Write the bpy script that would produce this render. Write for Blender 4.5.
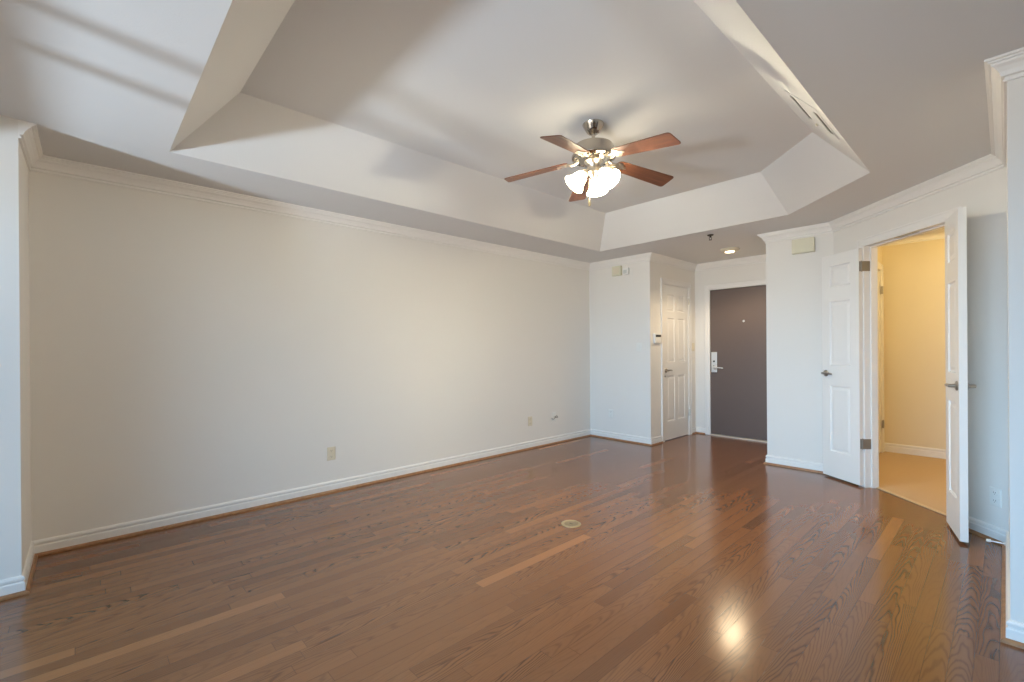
import bpy, bmesh, math
from math import sin, cos, radians, pi, sqrt
from mathutils import Vector, Matrix

for _o in list(bpy.data.objects):
    bpy.data.objects.remove(_o)
SC = bpy.context.scene
COL = SC.collection

# ------------------------------------------------------------------ camera
CAM_X, CAM_Z = 4.1527, 1.28
YAW, PITCH, ROLL = radians(47.0956), radians(-0.0437), radians(-0.4038)
cam_data = bpy.data.cameras.new('camera')
cam_data.sensor_width = 36.0
cam_data.lens = 458.795 / 1024 * 36.0
cam_data.shift_y = 8.09 / 1024
cam_data.clip_start = 0.02
cam = bpy.data.objects.new('camera', cam_data)
COL.objects.link(cam)
_v = Vector((-sin(YAW) * cos(PITCH), cos(YAW) * cos(PITCH), sin(PITCH)))
_r = Vector((cos(YAW), sin(YAW), 0))
_u = _r.cross(_v)
_r2 = _r * cos(ROLL) + _u * sin(ROLL)
_u2 = -_r * sin(ROLL) + _u * cos(ROLL)
_m = Matrix((_r2, _u2, -_v)).transposed().to_4x4()
_m.translation = (CAM_X, 0, CAM_Z)
cam.matrix_world = _m
SC.camera = cam

# ------------------------------------------------------------------ colour management
SC.view_settings.view_transform = 'Standard'
SC.view_settings.look = 'None'
SC.view_settings.gamma = 1.0
SC.view_settings.exposure = 0.04
SC.view_settings.use_curve_mapping = False
SC.cycles.use_denoising = True
SC.cycles.max_bounces = 14
SC.cycles.diffuse_bounces = 10
SC.cycles.sample_clamp_indirect = 6.0

# ------------------------------------------------------------------ sky
SKY_STRENGTH = 6.3
world = bpy.data.worlds.new('sky')
SC.world = world
world.use_nodes = True
_nt = world.node_tree
_bg = _nt.nodes['Background']
_tc = _nt.nodes.new('ShaderNodeTexCoord')
_sx = _nt.nodes.new('ShaderNodeSeparateXYZ')
_rp = _nt.nodes.new('ShaderNodeValToRGB')
_nt.links.new(_tc.outputs['Generated'], _sx.inputs[0])
_ad = _nt.nodes.new('ShaderNodeMath')
_ad.operation = 'MULTIPLY_ADD'
_ad.inputs[1].default_value = 0.5
_ad.inputs[2].default_value = 0.5
_nt.links.new(_sx.outputs['Z'], _ad.inputs[0])
_nt.links.new(_ad.outputs[0], _rp.inputs[0])
_cr = _rp.color_ramp
_cr.elements[0].position = 0.40
_cr.elements[0].color = (0.32, 0.30, 0.27, 1)
_cr.elements[1].position = 0.75
_cr.elements[1].color = (0.36, 0.65, 1.0, 1)
_e = _cr.elements.new(0.52)
_e.color = (0.37, 0.68, 1.0, 1)
# the bright hazy side of the sky lies straight outside the glazing (-Y)
SKY_BASE, SKY_LOBE = 0.05, 2.4
_ly = _nt.nodes.new('ShaderNodeMath'); _ly.operation = 'MULTIPLY'; _ly.inputs[1].default_value = -1.0; _ly.use_clamp = True
_nt.links.new(_sx.outputs['Y'], _ly.inputs[0])
_lp = _nt.nodes.new('ShaderNodeMath'); _lp.operation = 'POWER'; _lp.inputs[1].default_value = 4.0
_nt.links.new(_ly.outputs[0], _lp.inputs[0])
_lm = _nt.nodes.new('ShaderNodeMath'); _lm.operation = 'MULTIPLY_ADD'; _lm.inputs[1].default_value = SKY_LOBE; _lm.inputs[2].default_value = SKY_BASE
_nt.links.new(_lp.outputs[0], _lm.inputs[0])
_vs = _nt.nodes.new('ShaderNodeVectorMath'); _vs.operation = 'SCALE'
_nt.links.new(_rp.outputs[0], _vs.inputs[0]); _nt.links.new(_lm.outputs[0], _vs.inputs['Scale'])
_nt.links.new(_vs.outputs[0], _bg.inputs['Color'])
_bg.inputs['Strength'].default_value = SKY_STRENGTH

# portal so the sky is sampled through the window wall
WIN_Y = -1.0
WIN_X0, WIN_X1, WIN_Z1 = 0.72, 4.35, 2.185
pd = bpy.data.lights.new('window_portal', 'AREA')
pd.shape = 'RECTANGLE'
pd.size = WIN_X1 - WIN_X0
pd.size_y = WIN_Z1
pd.cycles.is_portal = True
po = bpy.data.objects.new('window_portal', pd)
po.location = ((WIN_X0 + WIN_X1) / 2, WIN_Y - 0.12, WIN_Z1 / 2)
po.rotation_euler = (radians(90), 0, 0)   # -Z of the lamp looks along +Y, into the room
COL.objects.link(po)

# low sun glint thrown up from outside through the glazing (the patch of light on the ceiling)
gd = bpy.data.lights.new('sun_glint', 'SPOT')
gd.energy = 3400
gd.color = (0.66, 0.83, 1.0)
gd.spot_size = radians(72)
gd.spot_blend = 0.6
gd.shadow_soft_size = 0.30
go = bpy.data.objects.new('sun_glint', gd)
go.location = (2.85, -6.5, -0.10)
go.rotation_euler = Vector((-0.12, cos(radians(46)), sin(radians(46)))).to_track_quat('-Z', 'Y').to_euler()
COL.objects.link(go)

# ------------------------------------------------------------------ helpers
def tag(o, label=None, cat=None, group=None, kind=None):
    if label: o['label'] = label
    if cat: o['category'] = cat
    if group: o['group'] = group
    if kind: o['kind'] = kind
    return o

def obj(name, bm, mat, parent=None, smooth=False, bevel=0.0, seg=2, matrix=None):
    bmesh.ops.recalc_face_normals(bm, faces=bm.faces)
    me = bpy.data.meshes.new(name)
    bm.to_mesh(me)
    bm.free()
    if smooth:
        for p in me.polygons: p.use_smooth = True
    me.materials.append(mat)
    o = bpy.data.objects.new(name, me)
    COL.objects.link(o)
    if matrix is not None:
        o.matrix_world = matrix
    if parent: o.parent = parent
    if bevel > 0:
        b = o.modifiers.new('bevel', 'BEVEL')
        b.width = bevel
        b.segments = seg
        b.limit_method = 'ANGLE'
        b.angle_limit = radians(35)
    if smooth:
        try:
            me.set_sharp_from_angle(angle=radians(40))
        except Exception:
            pass
    return o

def empty(name, matrix=None, label=None, cat=None, group=None, kind=None):
    o = bpy.data.objects.new(name, None)
    o.empty_display_size = 0.05
    COL.objects.link(o)
    if matrix is not None: o.matrix_world = matrix
    return tag(o, label, cat, group, kind)

def frame(loc, xdir, zdir=(0, 0, 1)):
    """local frame: x along xdir, z along zdir, y = z cross x"""
    x = Vector(xdir).normalized()
    z = Vector(zdir).normalized()
    y = z.cross(x).normalized()
    z = x.cross(y)
    m = Matrix((x, y, z)).transposed().to_4x4()
    m.translation = loc
    return m

def box(bm, x0, x1, y0, y1, z0, z1):
    v = [bm.verts.new((x, y, z)) for x in (x0, x1) for y in (y0, y1) for z in (z0, z1)]
    for f in ((0, 1, 3, 2), (4, 6, 7, 5), (0, 4, 5, 1), (2, 3, 7, 6), (0, 2, 6, 4), (1, 5, 7, 3)):
        bm.faces.new([v[i] for i in f])

def prism(bm, pts, z0, z1):
    a = [bm.verts.new((p[0], p[1], z0)) for p in pts]
    b = [bm.verts.new((p[0], p[1], z1)) for p in pts]
    n = len(pts)
    bm.faces.new(a[::-1])
    bm.faces.new(b)
    for i in range(n):
        bm.faces.new((a[i], a[(i + 1) % n], b[(i + 1) % n], b[i]))

def lathe(bm, prof, seg=32, mat=None):
    """prof: list of (r, z)"""
    rings = []
    for r, z in prof:
        if r < 1e-6:
            rings.append([bm.verts.new((0, 0, z))])
        else:
            rings.append([bm.verts.new((r * cos(2 * pi * k / seg), r * sin(2 * pi * k / seg), z)) for k in range(seg)])
    for a, b in zip(rings, rings[1:]):
        for k in range(seg):
            k2 = (k + 1) % seg
            if len(a) == 1 and len(b) == 1: continue
            if len(a) == 1: bm.faces.new((a[0], b[k2], b[k]))
            elif len(b) == 1: bm.faces.new((a[k], a[k2], b[0]))
            else: bm.faces.new((a[k], a[k2], b[k2], b[k]))
    if mat is not None:
        vs = [v for r in rings for v in r]
        bmesh.ops.transform(bm, matrix=mat, verts=vs)

def tube(bm, pts, r, seg=10, radii=None):
    pts = [Vector(p) for p in pts]
    n = len(pts)
    rings = []
    prev = None
    for i in range(n):
        d = (pts[min(i + 1, n - 1)] - pts[max(i - 1, 0)]).normalized()
        if prev is None:
            a = d.cross(Vector((0, 0, 1)))
            if a.length < 0.05: a = d.cross(Vector((1, 0, 0)))
        else:
            a = prev - d * prev.dot(d)
        a.normalize()
        prev = a
        b = d.cross(a)
        rr = radii[i] if radii else r
        rings.append([bm.verts.new(pts[i] + a * (rr * cos(2 * pi * k / seg)) + b * (rr * sin(2 * pi * k / seg))) for k in range(seg)])
    for p, q in zip(rings, rings[1:]):
        for k in range(seg):
            bm.faces.new((p[k], p[(k + 1) % seg], q[(k + 1) % seg], q[k]))
    bm.faces.new(rings[0][::-1])
    bm.faces.new(rings[-1])

def offset_path(path, d):
    """parallel path shifted d to the RIGHT of travel with mitred corners"""
    out = []
    n = len(path)
    P = [Vector((p[0], p[1])) for p in path]
    for i in range(n):
        ns = []
        if i > 0:
            t = (P[i] - P[i - 1]).normalized(); ns.append(Vector((t.y, -t.x)))
        if i < n - 1:
            t = (P[i + 1] - P[i]).normalized(); ns.append(Vector((t.y, -t.x)))
        if len(ns) == 1: m = ns[0]
        else:
            m = ns[0] + ns[1]
            m = m / m.dot(ns[0])
        out.append(P[i] + m * d)
    return out

def sweep(bm, path, prof):
    """prof: closed list of (offset to the right of travel, z)"""
    cols = []
    for d, z in prof:
        cols.append([bm.verts.new((p.x, p.y, z)) for p in offset_path(path, d)])
    m, n = len(prof), len(path)
    for j in range(m):
        a, b = cols[j], cols[(j + 1) % m]
        for i in range(n - 1):
            bm.faces.new((a[i], a[i + 1], b[i + 1], b[i]))
    bm.faces.new([c[0] for c in cols])
    bm.faces.new([c[-1] for c in cols][::-1])

def BM(): return bmesh.new()

# ------------------------------------------------------------------ materials
def mat(name, color, rough=0.5, metal=0.0, bump=0.0, bscale=200.0, coat=0.0, mottle=0.0, spec=0.5):
    m = bpy.data.materials.new(name)
    m.use_nodes = True
    nt = m.node_tree
    b = nt.nodes['Principled BSDF']
    b.inputs['Base Color'].default_value = (*color, 1)
    b.inputs['Roughness'].default_value = rough
    b.inputs['Metallic'].default_value = metal
    b.inputs['Coat Weight'].default_value = coat
    b.inputs['Specular IOR Level'].default_value = spec
    tc = nt.nodes.new('ShaderNodeTexCoord')
    no = nt.nodes.new('ShaderNodeTexNoise')
    no.inputs['Scale'].default_value = bscale
    no.inputs['Detail'].default_value = 3
    nt.links.new(tc.outputs['Object'], no.inputs['Vector'])
    if mottle > 0:
        mr = nt.nodes.new('ShaderNodeMapRange')
        mr.inputs['To Min'].default_value = 1 - mottle
        mr.inputs['To Max'].default_value = 1 + mottle
        nt.links.new(no.outputs['Fac'], mr.inputs['Value'])
        vm = nt.nodes.new('ShaderNodeVectorMath')
        vm.operation = 'SCALE'
        vm.inputs[0].default_value = color
        nt.links.new(mr.outputs[0], vm.inputs['Scale'])
        nt.links.new(vm.outputs[0], b.inputs['Base Color'])
    if bump > 0:
        bp = nt.nodes.new('ShaderNodeBump')
        bp.inputs['Strength'].default_value = bump
        bp.inputs['Distance'].default_value = 0.002
        nt.links.new(no.outputs['Fac'], bp.inputs['Height'])
        nt.links.new(bp.outputs[0], b.inputs['Normal'])
    return m

def emit(name, color, strength):
    m = bpy.data.materials.new(name)
    m.use_nodes = True
    b = m.node_tree.nodes['Principled BSDF']
    b.inputs['Base Color'].default_value = (0.9, 0.88, 0.84, 1)
    b.inputs['Roughness'].default_value = 0.3
    b.inputs['Emission Color'].default_value = (*color, 1)
    b.inputs['Emission Strength'].default_value = strength
    return m

M_WALL = mat('wall_paint', (0.80, 0.78, 0.745), 0.75, bump=0.05, bscale=160)
M_CEIL = mat('ceiling_paint', (0.715, 0.712, 0.705), 0.85, bump=0.22, bscale=110)
M_TRIM = mat('white_trim_paint', (0.84, 0.825, 0.80), 0.38, bump=0.01, bscale=60)
M_DOOR = mat('white_door_paint', (0.84, 0.83, 0.81), 0.34, bump=0.015, bscale=90)
M_HALL = mat('hall_paint', (0.78, 0.70, 0.53), 0.8, bump=0.05, bscale=160)
M_ENTRY = mat('brown_door_paint', (0.135, 0.098, 0.085), 0.42, bump=0.03, bscale=220, mottle=0.06)
M_NICKEL = mat('brushed_nickel', (0.66, 0.60, 0.51), 0.30, 1.0, bump=0.03, bscale=300)
M_CHROME = mat('polished_nickel', (0.46, 0.42, 0.37), 0.16, 1.0, bump=0.01, bscale=300)
M_HINGE = mat('hinge_steel', (0.30, 0.275, 0.245), 0.45, 0.55, bump=0.03, bscale=300)
M_DARKNICKEL = mat('dark_nickel', (0.44, 0.41, 0.37), 0.28, 1.0, bump=0.03, bscale=300)
M_BRONZE = mat('dark_bronze', (0.07, 0.06, 0.05), 0.4, 0.6, bump=0.02)
M_STEEL = mat('lock_silver', (0.74, 0.74, 0.73), 0.35, 0.6, bump=0.02, bscale=300)
M_BLACK = mat('black_plastic', (0.02, 0.02, 0.02), 0.4, bump=0.02)
M_WPLASTIC = mat('white_plastic', (0.82, 0.82, 0.79), 0.4, bump=0.01)
M_ALMOND = mat('almond_plastic', (0.72, 0.66, 0.52), 0.42, bump=0.01)
M_CREAM = mat('cream_plastic', (0.72, 0.70, 0.55), 0.5, bump=0.02)
M_BRASS = mat('dull_brass', (0.50, 0.41, 0.26), 0.38, 0.85, bump=0.05)
M_CABLE = mat('grey_cable', (0.10, 0.095, 0.09), 0.5, bump=0.02)
M_THRESH = mat('pale_oak_strip', (0.60, 0.44, 0.27), 0.4, bump=0.05, bscale=80, mottle=0.1)
M_SILL = mat('pale_metal_sill', (0.82, 0.72, 0.60), 0.35, 0.2, bump=0.03)
M_SHADE = emit('lit_frosted_glass', (1.0, 0.86, 0.60), 20.5)
M_BULB = emit('lit_bulb', (1.0, 0.90, 0.66), 1600.0)
M_LENS = emit('lit_lens', (1.0, 0.78, 0.48), 5.0)
M_HLENS = emit('lit_hall_lens', (1.0, 0.60, 0.20), 16.0)
M_DARKGAP = mat('dark_duct', (0.04, 0.036, 0.03), 0.8, bump=0.02)

def wood_math(nt):
    def N(op, a, b=None, c=None):
        n = nt.nodes.new('ShaderNodeMath')
        n.operation = op
        for i, x in enumerate((a, b, c)):
            if x is None: continue
            if isinstance(x, (int, float)): n.inputs[i].default_value = x
            else: nt.links.new(x, n.inputs[i])
        return n.outputs[0]
    return N

def floor_material():
    m = bpy.data.materials.new('oak_strip_floor')
    m.use_nodes = True
    nt = m.node_tree
    L = nt.links.new
    b = nt.nodes['Principled BSDF']
    N = wood_math(nt)
    tc = nt.nodes.new('ShaderNodeTexCoord')
    sp = nt.nodes.new('ShaderNodeSeparateXYZ')
    L(tc.outputs['Object'], sp.inputs[0])
    X, Y = sp.outputs['X'], sp.outputs['Y']
    W, LEN = 0.070, 0.95
    u = N('DIVIDE', X, W)
    row = N('FLOOR', u)
    fu = N('SUBTRACT', u, row)
    wr = nt.nodes.new('ShaderNodeTexWhiteNoise'); wr.noise_dimensions = '1D'
    L(row, wr.inputs['W'])
    v = N('ADD', N('DIVIDE', Y, LEN), N('MULTIPLY', wr.outputs['Value'], 17.3))
    colv = N('FLOOR', v)
    fv = N('SUBTRACT', v, colv)
    cv = nt.nodes.new('ShaderNodeCombineXYZ')
    L(row, cv.inputs[0]); L(colv, cv.inputs[1])
    wp = nt.nodes.new('ShaderNodeTexWhiteNoise'); wp.noise_dimensions = '3D'
    L(cv.outputs[0], wp.inputs['Vector'])
    rnd = wp.outputs['Value']
    sc = nt.nodes.new('ShaderNodeSeparateColor')
    L(wp.outputs['Color'], sc.inputs[0])
    # flat-sawn figure: nested parabolas along each strip, shifted and stretched per strip
    g = nt.nodes.new('ShaderNodeCombineXYZ')
    L(N('ADD', N('MULTIPLY', X, 16.0), N('MULTIPLY', sc.outputs[0], 40.0)), g.inputs[0])
    L(N('ADD', N('MULTIPLY', Y, 2.6), N('MULTIPLY', sc.outputs[1], 40.0)), g.inputs[1])
    L(N('MULTIPLY', sc.outputs[2], 20.0), g.inputs[2])
    n1 = nt.nodes.new('ShaderNodeTexNoise')
    n1.inputs['Scale'].default_value = 1.0
    n1.inputs['Detail'].default_value = 2.0
    L(g.outputs[0], n1.inputs['Vector'])
    xl = N('ADD', N('SUBTRACT', fu, 0.5), N('MULTIPLY', N('SUBTRACT', sc.outputs[0], 0.5), 1.9))
    par = N('MULTIPLY', N('MULTIPLY', xl, xl), 5.5)
    run = N('MULTIPLY', Y, N('MULTIPLY_ADD', sc.outputs[1], 9.0, 3.5))
    ph = N('ADD', N('ADD', par, run), N('MULTIPLY', n1.outputs['Fac'], 4.2))
    rings = N('SINE', N('MULTIPLY', ph, 6.2832))
    rings = N('MULTIPLY_ADD', rings, 0.5, 0.5)
    rings = N('POWER', rings, 3.2)
    # fine pores
    g2 = nt.nodes.new('ShaderNodeCombineXYZ')
    L(N('MULTIPLY', X, 210.0), g2.inputs[0]); L(N('MULTIPLY', Y, 7.0), g2.inputs[1]); L(N('MULTIPLY', rnd, 9.0), g2.inputs[2])
    n2 = nt.nodes.new('ShaderNodeTexNoise')
    n2.inputs['Scale'].default_value = 1.0
    n2.inputs['Detail'].default_value = 2.0
    L(g2.outputs[0], n2.inputs['Vector'])
    # how strongly this strip shows rings
    amp = N('MULTIPLY_ADD', N('POWER', sc.outputs[2], 1.5), 0.74, 0.08)
    dark = N('MULTIPLY', rings, amp)
    dark = N('ADD', dark, N('MULTIPLY', N('SUBTRACT', n2.outputs['Fac'], 0.5), 0.42))
    # base tone per strip
    rp = nt.nodes.new('ShaderNodeValToRGB')
    cr = rp.color_ramp
    cr.elements[0].position = 0.0; cr.elements[0].color = (0.165, 0.066, 0.025, 1)
    cr.elements[1].position = 1.0; cr.elements[1].color = (0.34, 0.148, 0.057, 1)
    for pos, c in ((0.15, (0.200, 0.081, 0.031, 1)), (0.55, (0.214, 0.088, 0.034, 1)), (0.92, (0.232, 0.096, 0.037, 1))):
        e = cr.elements.new(pos); e.color = c
    L(rnd, rp.inputs[0])
    mx = nt.nodes.new('ShaderNodeMix'); mx.data_type = 'RGBA'; mx.clamp_factor = True
    L(dark, mx.inputs['Factor'])
    L(rp.outputs[0], mx.inputs[6])
    mx.inputs[7].default_value = (0.052, 0.022, 0.010, 1)
    # seams
    e1 = N('MINIMUM', fu, N('SUBTRACT', 1.0, fu))
    e2 = N('MULTIPLY', N('MINIMUM', fv, N('SUBTRACT', 1.0, fv)), LEN / W)
    ed = N('MINIMUM', e1, e2)
    seam = nt.nodes.new('ShaderNodeMapRange')
    seam.inputs['From Min'].default_value = 0.0
    seam.inputs['From Max'].default_value = 0.028
    seam.inputs['To Min'].default_value = 0.45
    seam.inputs['To Max'].default_value = 1.0
    L(ed, seam.inputs['Value'])
    vm = nt.nodes.new('ShaderNodeVectorMath'); vm.operation = 'SCALE'
    L(mx.outputs[2], vm.inputs[0]); L(seam.outputs[0], vm.inputs['Scale'])
    L(vm.outputs[0], b.inputs['Base Color'])
    # sheen
    n3 = nt.nodes.new('ShaderNodeTexNoise'); n3.inputs['Scale'].default_value = 3.0
    L(tc.outputs['Object'], n3.inputs['Vector'])
    L(N('ADD', N('MULTIPLY_ADD', n3.outputs['Fac'], 0.05, 0.135), N('MULTIPLY', dark, 0.05)), b.inputs['Roughness'])
    bp = nt.nodes.new('ShaderNodeBump')
    bp.inputs['Strength'].default_value = 0.10
    bp.inputs['Distance'].default_value = 0.001
    L(N('SUBTRACT', seam.outputs[0], N('MULTIPLY', dark, 0.4)), bp.inputs['Height'])
    L(bp.outputs[0], b.inputs['Normal'])
    b.inputs['Specular IOR Level'].default_value = 0.78
    return m

def stained_wood(name, c0, c1, rough=0.35, sx=60.0, sy=3.0):
    m = bpy.data.materials.new(name)
    m.use_nodes = True
    nt = m.node_tree
    b = nt.nodes['Principled BSDF']
    tc = nt.nodes.new('ShaderNodeTexCoord')
    mp = nt.nodes.new('ShaderNodeMapping')
    mp.inputs['Scale'].default_value = (sy, sx, sx)
    no = nt.nodes.new('ShaderNodeTexNoise')
    no.inputs['Scale'].default_value = 1.0
    no.inputs['Detail'].default_value = 3.0
    rp = nt.nodes.new('ShaderNodeValToRGB')
    rp.color_ramp.elements[0].position = 0.3
    rp.color_ramp.elements[1].position = 0.7
    rp.color_ramp.elements[0].color = (*c0, 1)
    rp.color_ramp.elements[1].color = (*c1, 1)
    nt.links.new(tc.outputs['Object'], mp.inputs[0])
    nt.links.new(mp.outputs[0], no.inputs['Vector'])
    nt.links.new(no.outputs['Fac'], rp.inputs[0])
    nt.links.new(rp.outputs[0], b.inputs['Base Color'])
    b.inputs['Roughness'].default_value = rough
    return m

def carpet_material():
    m = mat('tan_carpet', (0.56, 0.42, 0.29), 0.95, bump=0.6, bscale=260, mottle=0.25, spec=0.1)
    return m

M_FLOOR = floor_material()
M_SHOE = stained_wood('stained_shoe_wood', (0.26, 0.125, 0.055), (0.40, 0.205, 0.095), 0.35, 30, 30)
M_BLADE = stained_wood('cherry_blade_wood', (0.115, 0.042, 0.022), (0.195, 0.078, 0.041), 0.32, 70, 4)
M_CARPET = carpet_material()

# glass that lets daylight through with a faint reflection
M_GLASS = bpy.data.materials.new('window_glass')
M_GLASS.use_nodes = True
_g = M_GLASS.node_tree
for _n in list(_g.nodes): _g.nodes.remove(_n)
_out = _g.nodes.new('ShaderNodeOutputMaterial')
_mxs = _g.nodes.new('ShaderNodeMixShader')
_tr = _g.nodes.new('ShaderNodeBsdfTransparent')
_gl = _g.nodes.new('ShaderNodeBsdfGlossy')
_gl.inputs['Roughness'].default_value = 0.02
_mxs.inputs[0].default_value = 0.06
_g.links.new(_tr.outputs[0], _mxs.inputs[1])
_g.links.new(_gl.outputs[0], _mxs.inputs[2])
_g.links.new(_mxs.outputs[0], _out.inputs[0])

# ------------------------------------------------------------------ plan of the room
H, HT = 2.5124, 2.8682
YJ, XC = -0.2551, 0.5977           # jog of the pilaster at the left
YF, XCL, YE = 5.417, 0.985, 6.692  # closet block face, closet door wall, entry wall
XP, YP = 2.3695, 5.465             # pier between entry and double doors
S = 8.455                         # angled wall: x + y = S
XR, YN = 4.1616, 2.9141            # return wall and near face at the right
XE = 6.0                           # far right end of the room, behind the camera's right
T = 0.11
Q = 1 / sqrt(2)
P = [(XC, WIN_Y), (XC, YJ), (0, YJ), (0, YF), (XCL, YF), (XCL, YE), (XP, YE), (XP, YP),
     (S - YP, YP), (XR, S - XR), (XR, YN), (XE, YN), (XE, WIN_Y)]
OUT = offset_path(P, -T)

def wall_piece(bm, i, a0, a1, z0, z1):
    """part of wall i between the fractions a0 and a1 of its inside length"""
    p, q = Vector(P[i]), Vector(P[i + 1])
    d = (q - p)
    ln = d.length
    d.normalize()
    n = Vector((-d.y, d.x))    # outward (left of travel)
    def inner(s): return p + d * s
    def outer(s):
        if s <= 1e-6: return OUT[i]
        if s >= ln - 1e-6: return OUT[i + 1]
        return p + d * s + n * T
    prism(bm, [inner(a0), inner(a1), outer(a1), outer(a0)], z0, z1)
    return ln

def wall(name, i, openings=(), z1=H):
    bm = BM()
    ln = (Vector(P[i + 1]) - Vector(P[i])).length
    s = 0.0
    for o0, o1, oz in openings:
        wall_piece(bm, i, s, o0, 0, z1)
        wall_piece(bm, i, o0, o1, oz, z1)
        s = o1
    wall_piece(bm, i, s, ln, 0, z1)
    return tag(obj(name, bm, M_WALL), kind='structure')

LAB = {}
w = wall('wall_pilaster_side', 0); tag(w, 'white pilaster side face at the far left edge of the room', 'wall')
w = wall('wall_pilaster_return', 1); tag(w, 'narrow return where the left pilaster steps back', 'wall')
w = wall('wall_left', 2); tag(w, 'long blank off-white wall on the left', 'wall')
w = wall('wall_closet_front', 3); tag(w, 'white closet block face with alarm boxes near the ceiling', 'wall')
# closet door opening
CD0, CD1, CDZ = 5.755, 6.475, 2.155
w = wall('wall_closet_side', 4, [(CD0 - YF, CD1 - YF, CDZ)]); tag(w, 'foyer side wall holding the six-panel closet door', 'wall')
ED0, ED1, EDZ = 1.205, 2.125, 2.122
w = wall('wall_entry', 5, [(ED0 - XCL, ED1 - XCL, EDZ)]); tag(w, 'foyer end wall around the brown entry door', 'wall')
w = wall('wall_pier_side', 6); tag(w, 'foyer side of the white pier', 'wall')
w = wall('wall_pier_front', 7); tag(w, 'white pier face with cream chime box, left of the double doors', 'wall')
# double door opening in the angled wall
A0 = Vector(P[8])
AD = Vector((Q, -Q))                 # along the wall
AN = Vector((-Q, -Q))                # into the room
DO0 = (Vector((3.285, S - 3.285)) - A0).length
DO1 = (Vector((3.900, S - 3.900)) - A0).length
DOZ = 2.188
w = wall('wall_angled', 8, [(DO0, DO1, DOZ)]); tag(w, 'angled wall holding the open double doors', 'wall')
w = wall('wall_return', 9); tag(w, 'short return wall beside the right double door leaf', 'wall')
w = wall('wall_right_near', 10); tag(w, 'bright white wall face at the right edge of the photo', 'wall')
w = wall('wall_right_end', 11); tag(w, 'end wall to the right of the viewpoint', 'wall')

# window wall behind the camera
bm = BM()
x_a, x_b = XC - T, XE + T
for x0, x1, z0, z1 in ((x_a, WIN_X0, 0, H), (WIN_X1, x_b, 0, H), (WIN_X0, WIN_X1, WIN_Z1, H)):
    box(bm, x0, x1, WIN_Y - T, WIN_Y - 0.001, z0, z1)
tag(obj('wall_window', bm, M_WALL), 'wall around the tall glazing behind the viewpoint', 'wall', kind='structure')
bm = BM()
for x in (WIN_X0 + 0.02, 1.675, 1.97, 2.95, 3.25, WIN_X1 - 0.02):
    box(bm, x - 0.025, x + 0.025, WIN_Y - 0.08, WIN_Y - 0.03, 0, WIN_Z1)
for z in (0.03, WIN_Z1 - 0.02):
    box(bm, WIN_X0, WIN_X1, WIN_Y - 0.08, WIN_Y - 0.03, z - 0.03, z + 0.02)
win = tag(obj('window_1', bm, M_TRIM), 'tall glazed window frame behind the viewpoint', 'window', kind='structure')
bm = BM()
box(bm, WIN_X0, WIN_X1, WIN_Y - 0.058, WIN_Y - 0.052, 0.0, WIN_Z1)
obj('pane', bm, M_GLASS, win)

# floors
TH = S + 0.105 / Q * 1.0             # x+y of the threshold line (back edge of the jamb)
bm = BM()
prism(bm, [(-T, WIN_Y - T), (-T, YE + T), (XP + T, YE + T), (XP + T, TH - XP - T), (XE + T, TH - XE - T), (XE + T, WIN_Y - T)][::-1], -0.06, 0)
tag(obj('floor', bm, M_FLOOR), 'glossy brown oak strip floor', 'floor', kind='structure')

# ceiling with the raised tray
TX0, TY0, TX1, TY1, TS, INS = 0.6352, 0.3856, 3.5042, 4.8104, 7.5889, 0.3186
TU = TS - INS / Q
hole = [(TX0, TY0), (TX0, TY1), (TS - TY1, TY1), (TX1, TS - TX1), (TX1, TY0)]
top = [(TX0 + INS, TY0 + INS), (TX0 + INS, TY1 - INS), (TU - (TY1 - INS), TY1 - INS), (TX1 - INS, TU - (TX1 - INS)), (TX1 - INS, TY0 + INS)]
bm = BM()
cA, cB, cC, cD = [bm.verts.new((x, y, H)) for x, y in ((-T, WIN_Y - T), (-T, YE + T), (XE + T, YE + T), (XE + T, WIN_Y - T))]
hv = [bm.verts.new((x, y, H)) for x, y in hole]
tv = [bm.verts.new((x, y, HT)) for x, y in top]
for f in ((cA, cB, hv[1], hv[0]), (cB, cC, hv[2], hv[1]), (cC, hv[3], hv[2]), (cC, cD, hv[4], hv[3]), (cD, cA, hv[0], hv[4])):
    bm.faces.new(f)
for i in range(5):
    j = (i + 1) % 5
    bm.faces.new((hv[i], hv[j], tv[j], tv[i]))
bm.faces.new(tv)
ceil = obj('ceiling', bm, M_CEIL)
for p_ in ceil.data.polygons: pass
# make it solid, thickness upward
so = ceil.modifiers.new('solid', 'SOLIDIFY')
so.thickness = 0.04
so.offset = 1.0 if ceil.data.polygons[0].normal.z > 0 else -1.0
tag(ceil, 'white ceiling with a raised tray and sloping sides', 'ceiling', kind='structure')

# ------------------------------------------------------------------ crown, baseboards
CR = [(0, -0.096), (0.010, -0.096), (0.012, -0.088), (0.006, -0.085), (0.006, -0.078), (0.018, -0.074), (0.020, -0.066), (0.024, -0.056),
      (0.034, -0.040), (0.046, -0.029), (0.048, -0.020), (0.056, -0.019), (0.057, -0.012), (0.066, -0.010), (0.067, 0.0), (0, 0.0)]
def crown(name, path, label, z=H):
    bm = BM()
    sweep(bm, path, [(d, z + zz - 0.0005) for d, zz in CR])
    return tag(obj(name, bm, M_TRIM), label, 'crown moulding', kind='structure')

crown('trim_1', P[1:7], 'white crown moulding along the left wall and around the closet block')
crown('trim_2', P[6:13], 'white crown moulding from the pier across the double doors to the right edge')

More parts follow.
